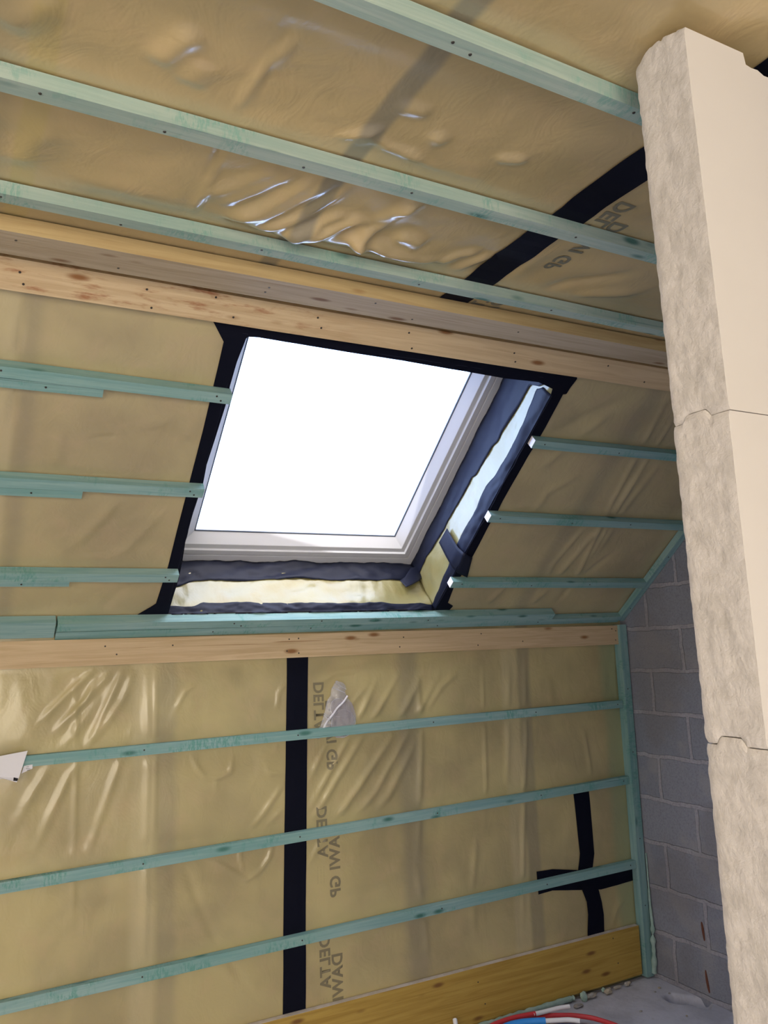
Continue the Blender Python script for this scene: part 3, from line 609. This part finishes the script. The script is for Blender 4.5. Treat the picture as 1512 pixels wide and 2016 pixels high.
screws(o, M, L, [(x-cm, y) for x, y in ((.12, .01), (.13, -.02), (.42, .02), (.44, -.03), (.60, .03), (.66, -.02), (.9, .02), (.92, -.01), (1.2, .02), (1.23, -.03), (1.6, .01), (1.62, -.02), (2.0, .02), (2.2, -.02))], .029)
# slope battens
G2 = 'green battens left of the roof window'; G3 = 'green battens right of the roof window'
for i, (sl, sr, ue, w, nm) in enumerate(((1.068, 1.058, .716, .034, 'top'), (.692, .690, .712, .036, 'middle'), (.304, .3005, .705, .038, 'bottom'))):
    res = beam('slope_batten', GREEN, SLOPE, (XA, sl+(sl-sr)*2), (ue, sr), 0, .030+(i == 0)*.004, w, seed=10+i, bev=.002)
    put(res, 'green batten ending at the left of the roof window, %s of three' % nm, 'batten', G2, [(res[2]/2-.045, .006), (res[2]/2-.030, -.008), (res[2]/2-.62, .004)], .030+(i == 0)*.004)
for i, (s, ue, nm) in enumerate(((1.029, .357, 'top'), (.6555, .346, 'middle'), (.2685, .351, 'bottom'))):
    put(beam('batten_packer', GREEN, SLOPE, (-.5, s-.0005), (ue, s), 0, .0255, .022 if i == 2 else .029, seed=20+i), 'short green offcut under the %s batten left of the window' % nm, 'batten', 'short offcuts under the left battens', [(.28, .0)], .028)
for i, (a, b, u0, u1, nm) in enumerate(((1.0045, 1.011, 1.872, 2.945, 'top'), (.6375, .6365, 1.858, 2.945, 'middle'), (.2685, .2635, 1.850, 2.955, 'bottom'))):
    res = beam('slope_batten', GREEN, SLOPE, (u0, a), (u1, b), 0, .030, .036, seed=30+i); o, M, L = res
    put(res, 'green batten with white cut end right of the roof window, %s of three' % nm, 'batten', G3, [(-L/2+.05, .004), (-L/2+.42, -.004), (0.2, .003)], .03)
    bm = bmesh.new(); box_bm(bm, (-L/2-.0004, 0, 0), (1, 0, 0), (0, 1, 0), (0, 0, 1), .0008, .0178, .0148)
    e = obj('cut_end', bm, CUT, None, M, smooth=False); bpy.context.view_layer.update(); e.parent = o; e.matrix_parent_inverse = o.matrix_world.inverted(); e['label'] = 'white cut end'
put(beam('eave_batten', GREEN, SLOPE, (-1.3, .058), (.328, .0485), 0, .032, .078, seed=40, bev=.002), 'wide green batten at the slope foot, left of the butt joint', 'batten', None, [(.55, -.01), (.3, .02)], .032)
put(beam('eave_batten', GREEN, SLOPE, (.333, .0135), (2.95, .020), 0, .030, .038, seed=41), 'long lower green batten along the foot of the slope', 'batten', None, [(-.75, 0), (-.35, .004), (.25, -.004), (.8, .0)], .030)
put(beam('eave_batten', GREEN, SLOPE, (.334, .0665), (2.505, .0605), 0, .038, .038, seed=42), 'thicker upper green batten directly below the roof window', 'batten', None, [(-.46, .006), (-.43, -.008), (-.1, .01), (.4, .0)], .044)
put(beam('gable_batten', GREEN, SLOPE, (2.968, .01), (2.968, 1.295), 0, .030, .036, seed=43), 'green batten running up the slope against the gable wall', 'batten', None, [(-.55, .0), (-.2, .0)], .030)
# knee wall timber
o, M, L = beam('wall_plank', PINE, KNEE, (XA, CH-.001), (2.952, CH-.0195), .0015, .028, .093, seed=50)
o.matrix_world.translation += Vector((0, 0, 0)); tag(o, 'long pine plank along the top of the knee wall', 'plank')
kc = (XA+2.952)/2
screws(o, M, L, [(x-kc, -y) for x, y in ((.50, -.02), (.54, .01), (.74, -.016), (1.19, .02), (1.2, -.026), (1.24, .03), (1.24, -.028), (1.7, .02), (1.72, -.02), (2.1, .025), (2.12, -.025), (2.35, .015), (2.92, .025), (2.925, -.02), (2.9, -.03))], .028)
G4 = 'green battens across the knee wall'
put(beam('wall_batten', GREEN, KNEE, (XA, CH-.3665), (2.934, CH-.3535), 0, .030, .036, seed=51), 'green batten across the knee wall, topmost of three', 'batten', G4, [(x-(XA+2.934)/2, 0) for x in (.64, 1.23, 1.85, 2.4, 2.9)], .03)
put(beam('wall_batten', GREEN, KNEE, (XA, CH-.775), (2.934, CH-.7130), 0, .030, .036, seed=52), 'green batten across the knee wall, middle of three', 'batten', G4, [(x-(XA+2.934)/2, 0) for x in (.64, 1.23, 1.85, 2.4, 2.9)], .03)
put(beam('wall_batten', GREEN, KNEE, (XA, CH-1.1290), (2.934, CH-1.0970), 0, .032, .036, seed=53), 'green batten across the knee wall, lowest of three', 'batten', G4, [(x-(XA+2.934)/2, 0) for x in (.64, 1.23, 1.85, 2.4, 2.9)], .032)
put(beam('corner_post', GREEN, KNEE, (2.960, .005), (2.960, CH+.03), 0, .045, .044, seed=54), 'upright green batten in the corner beside the block wall', 'batten', None, [(-.2, 0), (.2, 0), (.5, 0), (-.5, 0)], .045)
_bb = put(beam('base_board', [FORM, DUSTLIT], KNEE, (XA, .135), (2.925, .124), 0, .027, .214, seed=55, bev=.003), 'wide yellow shuttering board at the foot of the knee wall', 'board', None, [(1.2, .05), (1.23, -.04), (-.2, .03), (1.95, .08), (1.97, -.03)], .027)

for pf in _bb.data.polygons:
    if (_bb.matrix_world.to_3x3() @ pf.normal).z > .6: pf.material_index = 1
# ------------------------------------------------------------------ the cut-off plaster block partition
PY0, PY1 = .770, .873
part = bpy.data.objects.new('wall_partition', None); part.location = (.99, .77, 0); COL.objects.link(part); bpy.context.view_layer.update()
struct(part, 'cream plaster block partition with a rough cut end', 'wall')
def tg(y):                                                    # tongue on top of each course
    t = (y-PY0)/(PY1-PY0); return .012*(1/(1+math.exp(-(t-.36)*90))-1/(1+math.exp(-(t-.78)*90)))
def tg2(y): t = (y-PY0)/(PY1-PY0); return .012*(1/(1+math.exp(-(t-.30)*90))-1/(1+math.exp(-(t-.72)*90)))
def plaster_block(zb, zt, x0b, x0t, top=None, sd=0):
    bm = bmesh.new(); ny = 22; nz = max(10, int((zt-zb)/.007)); V = []
    for j in range(nz+1):
        row = []
        for i in range(ny+1):
            t = i/ny; y = PY0+(PY1-PY0)*t; z0_ = zb+tg(y)+.0006; z1_ = (top(y) if top else zt+tg(y)-.0010); s = j/nz; z = z0_+(z1_-z0_)*s
            q = Vector((y*38, z*26, sd)); d = .0013*noise.noise(q)+.0013*noise.noise(q*2.7)+.0009*noise.noise(q*7)
            e = min(t, 1-t)*.103; d *= .35+.65*min(1, e/.02); d -= .0018*math.exp(-(e/.004)**2)*(1.2+noise.noise(Vector((z*60, t*3, sd))))*(.25 if t < .5 else 1)
            ez = min(s, 1-s)*(zt-zb); d -= .003*math.exp(-(ez/.004)**2)
            yy = y+(.0025*noise.noise(Vector((z*50, sd, 3))) if i == ny else 0)
            row.append(bm.verts.new((x0b+(x0t-x0b)*s-d, yy, z)))
        V.append(row)
    end = [bm.faces.new((V[j][i], V[j+1][i], V[j+1][i+1], V[j][i+1])) for j in range(nz) for i in range(ny)]
    for f in end: f.material_index = 1
    loop = [V[0][i] for i in range(ny+1)]+[V[j][ny] for j in range(1, nz+1)]+[V[nz][i] for i in range(ny-1, -1, -1)]+[V[j][0] for j in range(nz-1, 0, -1)]
    prev = loop
    xs = [1.02, XR-.002] if not top else [1.02, 1.06, 1.09, 1.108, 1.112, 1.125, 1.14, 1.155, 1.17, 1.2, 1.3, XR-.002]
    for x in xs:
        cur = []
        for v in loop:
            z = v.co.z
            if top and x > 1.1085: z = min(z, zt-.010-.018-(.006 if x > 1.14 else 0)+.004*noise.noise(Vector((x*60, v.co.y*20, 2))))
            cur.append(bm.verts.new((x, min(max(v.co.y, PY0), PY1), z)))
        for a in range(len(loop)): b = (a+1) % len(loop); bm.faces.new((prev[a], prev[b], cur[b], cur[a]))
        prev = cur
    bm.faces.new(prev); bmesh.ops.recalc_face_normals(bm, faces=bm.faces)
    o = obj('plaster_block', bm, [PLAST, PLASTR], part, auto=True); return o
JT = [CH+.310, CH-.167, CH-.645, CH-1.123, 0]
def toptop(y):
    t = (y-PY0)/(PY1-PY0); z = CH+.9255-.002
    z += .014*min(1, t/.45) - (.004 if .50 > t > .42 else 0)-.012*max(0, min(1, (t-.72)/.2)) + .0015*noise.noise(Vector((t*12, 0, 4)))
    return min(z, ZC-.008)
plaster_block(JT[0], CH+.93, .984, .9715, toptop, 1)
plaster_block(JT[1], JT[0], .9890, .9815, None, 2)
plaster_block(JT[2], JT[1], .9925, .9885, None, 3)
plaster_block(JT[3], JT[2], .994, .993, None, 4)
plaster_block(0.001, JT[3], .994, .994, None, 5)

# ------------------------------------------------------------------ clear bag with round plastic covers hanging on the film
def KP(x, y, h): u, v = KNEE.px(x, y, h); return Vector(KNEE.at(u, v, h))
bag = thing('plastic_bag', KP(668, 1345, .02), 'crumpled clear plastic bag of round covers tucked behind the top knee wall batten', 'bag')
bagol = [(663, 1340), (676, 1344), (682, 1351), (681, 1362), (685, 1374), (694, 1384), (698, 1395), (702, 1408), (702, 1420), (699, 1436), (690, 1447), (678, 1453), (664, 1453), (652, 1446), (640, 1449), (628, 1455), (619, 1452), (622, 1443), (632, 1430), (636, 1418), (640, 1404), (643, 1390), (646, 1378), (652, 1370), (654, 1356)]
P2 = [KNEE.px(x, y, .015) for x, y in bagol]; cu_, cv_ = np.mean(P2, 0)
for side in (0, 1):
    bm = bmesh.new(); f = bm.faces.new([bm.verts.new((a, b, 0)) for a, b in P2])
    for ax in (0, 1):
        lo_ = min(p[ax] for p in P2); hi_ = max(p[ax] for p in P2); x = lo_+.004
        while x < hi_:
            co = (x, 0, 0) if ax == 0 else (0, x, 0); no = (1, 0, 0) if ax == 0 else (0, 1, 0)
            bmesh.ops.bisect_plane(bm, geom=bm.verts[:]+bm.edges[:]+bm.faces[:], plane_co=co, plane_no=no); x += .007
    for v in bm.verts:
        a, b = v.co.x, v.co.y; dd = min(float(seg_d(np.array([a]), np.array([b]), [P2[i], P2[(i+1) % len(P2)]])[0][0]) for i in range(len(P2)))
        k_ = 1-math.exp(-(dd/.015)**2); wr = .006*noise.noise(Vector((a*55+b*20, b*40-a*30, side*9)))+.003*noise.noise(Vector((a*140, b*120, side)))
        h = .0065+(.010+wr*1.2 if side else -.003+wr*.3)*k_+(.004 if side else 0); v.co = KNEE.at(a, b, min(h, .027) if b < CH-.325 else h)
    obj('film_side', bm, BAG, bag)
def disc(x, y, r, h, m, tilt=0):
    u, v = KNEE.px(x, y, h); bm = bmesh.new(); bmesh.ops.create_cone(bm, cap_ends=True, segments=48, radius1=r, radius2=r, depth=.0012)
    rm = bmesh.new(); bmesh.ops.create_circle
    bmesh.ops.rotate(bm, verts=bm.verts, matrix=Matrix.Rotation(math.pi/2+tilt, 3, 'X')); bmesh.ops.translate(bm, verts=bm.verts, vec=KNEE.at(u, v, h)); rm.free()
    return obj('round_cover', bm, m, bag, smooth=False)
disc(676, 1424, .053, .013, DISC); disc(666, 1393, .036, .0105, DISC); disc(681, 1398, .036, .016, DISC)
for (x, y, r, h) in ((676, 1424, .053, .0145), (666, 1393, .036, .012)):
    u, v = KNEE.px(x, y, h); tube('rim', [KNEE.at(u+r*math.cos(a), v+r*math.sin(a), h) for a in np.linspace(0, 2*math.pi, 25)], .0010, WHITEF, bag, 6)
tube('tie_strip', [KP(684, 1370, .022), KP(676, 1382, .024), KP(664, 1394, .024), KP(655, 1407, .022), KP(644, 1420, .018), KP(636, 1436, .012)], .0040, simple('milky_plastic', (.80, .80, .90), .35), bag, 8)
for q in (((661, 1345), (682, 1357)), ((655, 1353), (679, 1364)), ((638, 1404), (652, 1416)), ((637, 1408), (650, 1421))):
    tube('fold', [KP(*q[0], .024), KP(*q[1], .024)], .0012, WHITEF, bag, 6)
u, v = KNEE.px(624, 1448, .012); tube('ring', [KNEE.at(u+.006*math.cos(a), v+.006*math.sin(a), .012) for a in np.linspace(0, 2*math.pi, 13)], .0020, simple('milky_plastic_ring', (.75, .75, .85), .35), bag, 8)

# ------------------------------------------------------------------ folded paper stuck on the top knee wall batten
pap = thing('folded_paper', KP(0, 1505, .036), 'white folded paper sheet hanging over the left end of the top wall batten', 'paper')
def sheet3(name, pts, m, parent, th=.0006, bow=.0):
    bm = bmesh.new(); bm.faces.new([bm.verts.new(p) for p in pts]); bmesh.ops.subdivide_edges(bm, edges=bm.edges[:], cuts=3, use_grid_fill=True)
    o = obj(name, bm, m, parent, smooth=False); md = o.modifiers.new('thickness', 'SOLIDIFY'); md.thickness = th; return o
sheet3('front_leaf', [KP(-60, 1500, .040), KP(54.5, 1478, .036), KP(37, 1532, .050), KP(-60, 1524, .052)], PAPER, pap)
sheet3('fold_edge', [KP(-60, 1524, .051), KP(37, 1532, .049), KP(33, 1540, .040), KP(8, 1533, .040), KP(-60, 1530, .040)], PAPER, pap)
sheet3('back_leaf', [KP(-60, 1500, .034), KP(46, 1492, .0325), KP(30, 1528, .034), KP(-60, 1545, .034)], PAPER, pap)
sheet3('black_mark', [KP(27, 1530.5, .0515), KP(36, 1532.5, .0510), KP(34, 1537.5, .046), KP(26, 1537, .046)], BLK, pap)
sheet3('clear_label', [KP(47, 1508, .0315), KP(64, 1505, .0315), KP(64, 1513, .0315), KP(42, 1523, .0315)], PAPER, pap)
for a, b in (((52, 1510), (57, 1509.5)), ((51, 1513), (60, 1514)), ((53, 1517), (59, 1516))):
    tube('writing', [KP(*a, .0328), KP(*b, .0328)], .0006, BLK, pap, 5)

# ------------------------------------------------------------------ pipes on the floor
def FP(x, y, z): u, v = FLOOR.px(x, y, z); return Vector((u, v, z))
red = thing('heating_pipe', FP(1055, 1997, .045), 'red sleeved pipe with a bare white end at the board foot', 'pipe')
tube('sleeve', [(1.25, 2.1, .012), (1.55, 2.62, .012), FP(900, 2062, .02), FP(960, 2024, .03), FP(1005, 2006, .040), FP(1054, 1996, .046)], .0105, REDP, red, 16)
tube('bare_end', [FP(1050, 1997, .046), FP(1075, 1991, .048), FP(1100, 1984.5, .050), FP(1121, 1981.5, .050)], .0088, WHITEP, red, 16)
blu = thing('heating_pipe', FP(1070, 2008, .06), 'blue sleeved pipe with a bare white cut end', 'pipe')
tube('sleeve', [(1.30, 1.9, .012), (1.55, 2.45, .012), FP(920, 2070, .03), FP(985, 2026, .045), FP(1025, 2013, .055), FP(1074, 2009.5, .06)], .0125, BLUEP, blu, 16)
tube('bare_end', [FP(1068, 2010, .06), FP(1095, 2008.5, .061), FP(1120, 2007.5, .061), FP(1142, 2010, .060)], .0088, WHITEP, blu, 16)
r2 = tube('heating_pipe', [(1.4, 2.0, .012), (1.7, 2.5, .014), FP(1010, 2032, .02), FP(1065, 2003, .028), FP(1110, 1999, .03), FP(1145, 2001, .030), FP(1180, 2008, .028), FP(1235, 2030, .024), (2.45, 2.4, .012), (2.3, 2.0, .012)], .0095, REDP)
tag(r2, 'plain red pipe curving behind the blue one across the floor', 'pipe')
b2 = tube('heating_pipe', [(1.6, 2.3, .01), FP(1000, 2060, .015), FP(1070, 2026, .018), FP(1130, 2021, .018), FP(1190, 2035, .016), (2.3, 2.3, .01)], .010, simple('dark_blue_pipe', (.02, .07, .25), .45))
tag(b2, 'dark blue pipe lying lowest under the other pipes', 'pipe')
w3 = tube('pipe_stub', [FP(903, 2060, .01), FP(900, 2040, .035), FP(897, 2018, .06), FP(895.5, 2006, .075)], .0095, simple('white_pipe_stub', (.85, .86, .90), .35), rf=lambda t: 1 if t < .96 else .8)
tag(w3, 'white pipe end sticking up in front of the yellow board', 'pipe')

# ------------------------------------------------------------------ foam, rubble and dirt
def lump(name, c, r, m, sd, sq=(1, 1, 1), label='', cat='debris', group=None):
    bm = bmesh.new(); bmesh.ops.create_icosphere(bm, subdivisions=4, radius=1)
    for v in bm.verts:
        p = v.co.copy(); d = 1+.35*noise.noise(p*1.3+Vector((sd, 0, 0)))+.18*noise.noise(p*3.5+Vector((0, sd, 0)))+.08*noise.noise(p*9)
        v.co = Vector((p.x*sq[0], p.y*sq[1], p.z*sq[2]))*r*d+Vector(c)
    o = obj(name, bm, m); return tag(o, label, cat, group)
def FW(x, y, z=.0): d = FP(x, y, z); return d
s1 = tube('foam_bead', [(1.9, 3.066, .010), (2.05, 3.062, .012), (2.16, 3.062, .015), (2.28, 3.064, .012), (2.40, 3.060, .014), (2.50, 3.062, .012)], .014, FOAM, seg=14, rf=lambda t: .8+.5*noise.noise(Vector((t*22, 1, 1)))+.25*noise.noise(Vector((t*60, 3, 1))))
tag(s1, 'pale green foam bead squeezed out under the yellow board', 'foam')
s2 = tube('foam_bead', [(2.977, 3.050, .02), (2.975, 3.040, .10), (2.974, 3.038, .17), (2.976, 3.036, .23), (2.978, 3.042, .32), (2.982, 3.046, .42), (2.984, 3.048, .55)], .013, FOAM, seg=14, rf=lambda t: max(.25, .95-.75*t+.55*noise.noise(Vector((t*14, 5, 1)))))
tag(s2, 'thin pale green foam bead up the joint of corner batten and block wall', 'foam')
gp = 'scraps of rubble and foam along the board foot'
for i, (x, y, r, m, lb, sq) in enumerate(((1150, 1962, .016, FOAM, 'pale green foam lump, largest, beside the white pipe end', (1, .8, 1.3)), (1183, 1942, .009, FOAM, 'round pale green foam ball resting near the board', (1, 1, 1)), (1198, 1948, .015, FOAMG, 'grey crumb of mortar right of the green foam ball', (1.3, .7, .8)),
        (1165, 1956, .018, FOAMG, 'brownish rubble clump beside the largest foam lump', (1.6, .6, .6)), (1138, 1975, .014, FOAMG, 'flat grey rubble piece behind the white pipe end', (1.7, .8, .5)), (1215, 1938, .011, FOAMG, 'long thin rubble scrap towards the wall corner', (2.2, .5, .6)), (1236, 1932, .012, FOAMG, 'small grey rubble scrap nearest the corner batten', (1.5, .6, .7)),
        (1002, 1998, .010, FOAM, 'small foam scrap above the red pipe', (1, .8, 1)))):
    p = FP(x, y+6, .004); p.y = min(p.y, 3.066-r*sq[1]*.6); lump('rubble_piece' if m is FOAMG else 'foam_lump', (p.x, p.y, r*sq[2]*.85), r, m, i*3.3, sq, lb, 'debris', gp)
for i, (x, y, r) in enumerate(((1298, 1944, .006), (1290, 1952, .004), (1318, 1955, .005), (1262, 1990, .005), (1408, 1958, .006), (1352, 1999, .004))):
    p = FP(x, y, 0); lump('mortar_crumb', (p.x, p.y, -.001), r, FOAMG, 40+i, (1.2, 1, .6), ('tiny mortar crumb '+('just left of the hole in the concrete floor', 'nearest the corner batten on the floor', 'above the hole in the concrete floor', 'beside the red pipe on the concrete floor', 'against the block wall behind the hole', 'in front of the hole in the concrete floor')[i]), 'debris', 'mortar crumbs on the concrete floor')
# rust streak marks stay in the block wall itself; a steel tie pokes out of a joint
for pts, lb in (([(1381, 1815), (1384, 1830), (1387, 1852)], 'rusty steel tie in the block wall joint, upper of two'), ([(1389, 1910), (1393, 1935), (1397, 1955)], 'rusty steel tie at the foot of the block wall, lower of two')):
    q = [GABLE.at(*GABLE.px(x, y, .001), .001) for x, y in pts]
    tag(tube('wall_tie', q, .006, simple('rusty_steel', (.16, .06, .035), .8), seg=8, rf=lambda t: .4+.6*math.sin(math.pi*min(1, max(0, t)))), lb, 'tie', 'rusty ties in the block wall')
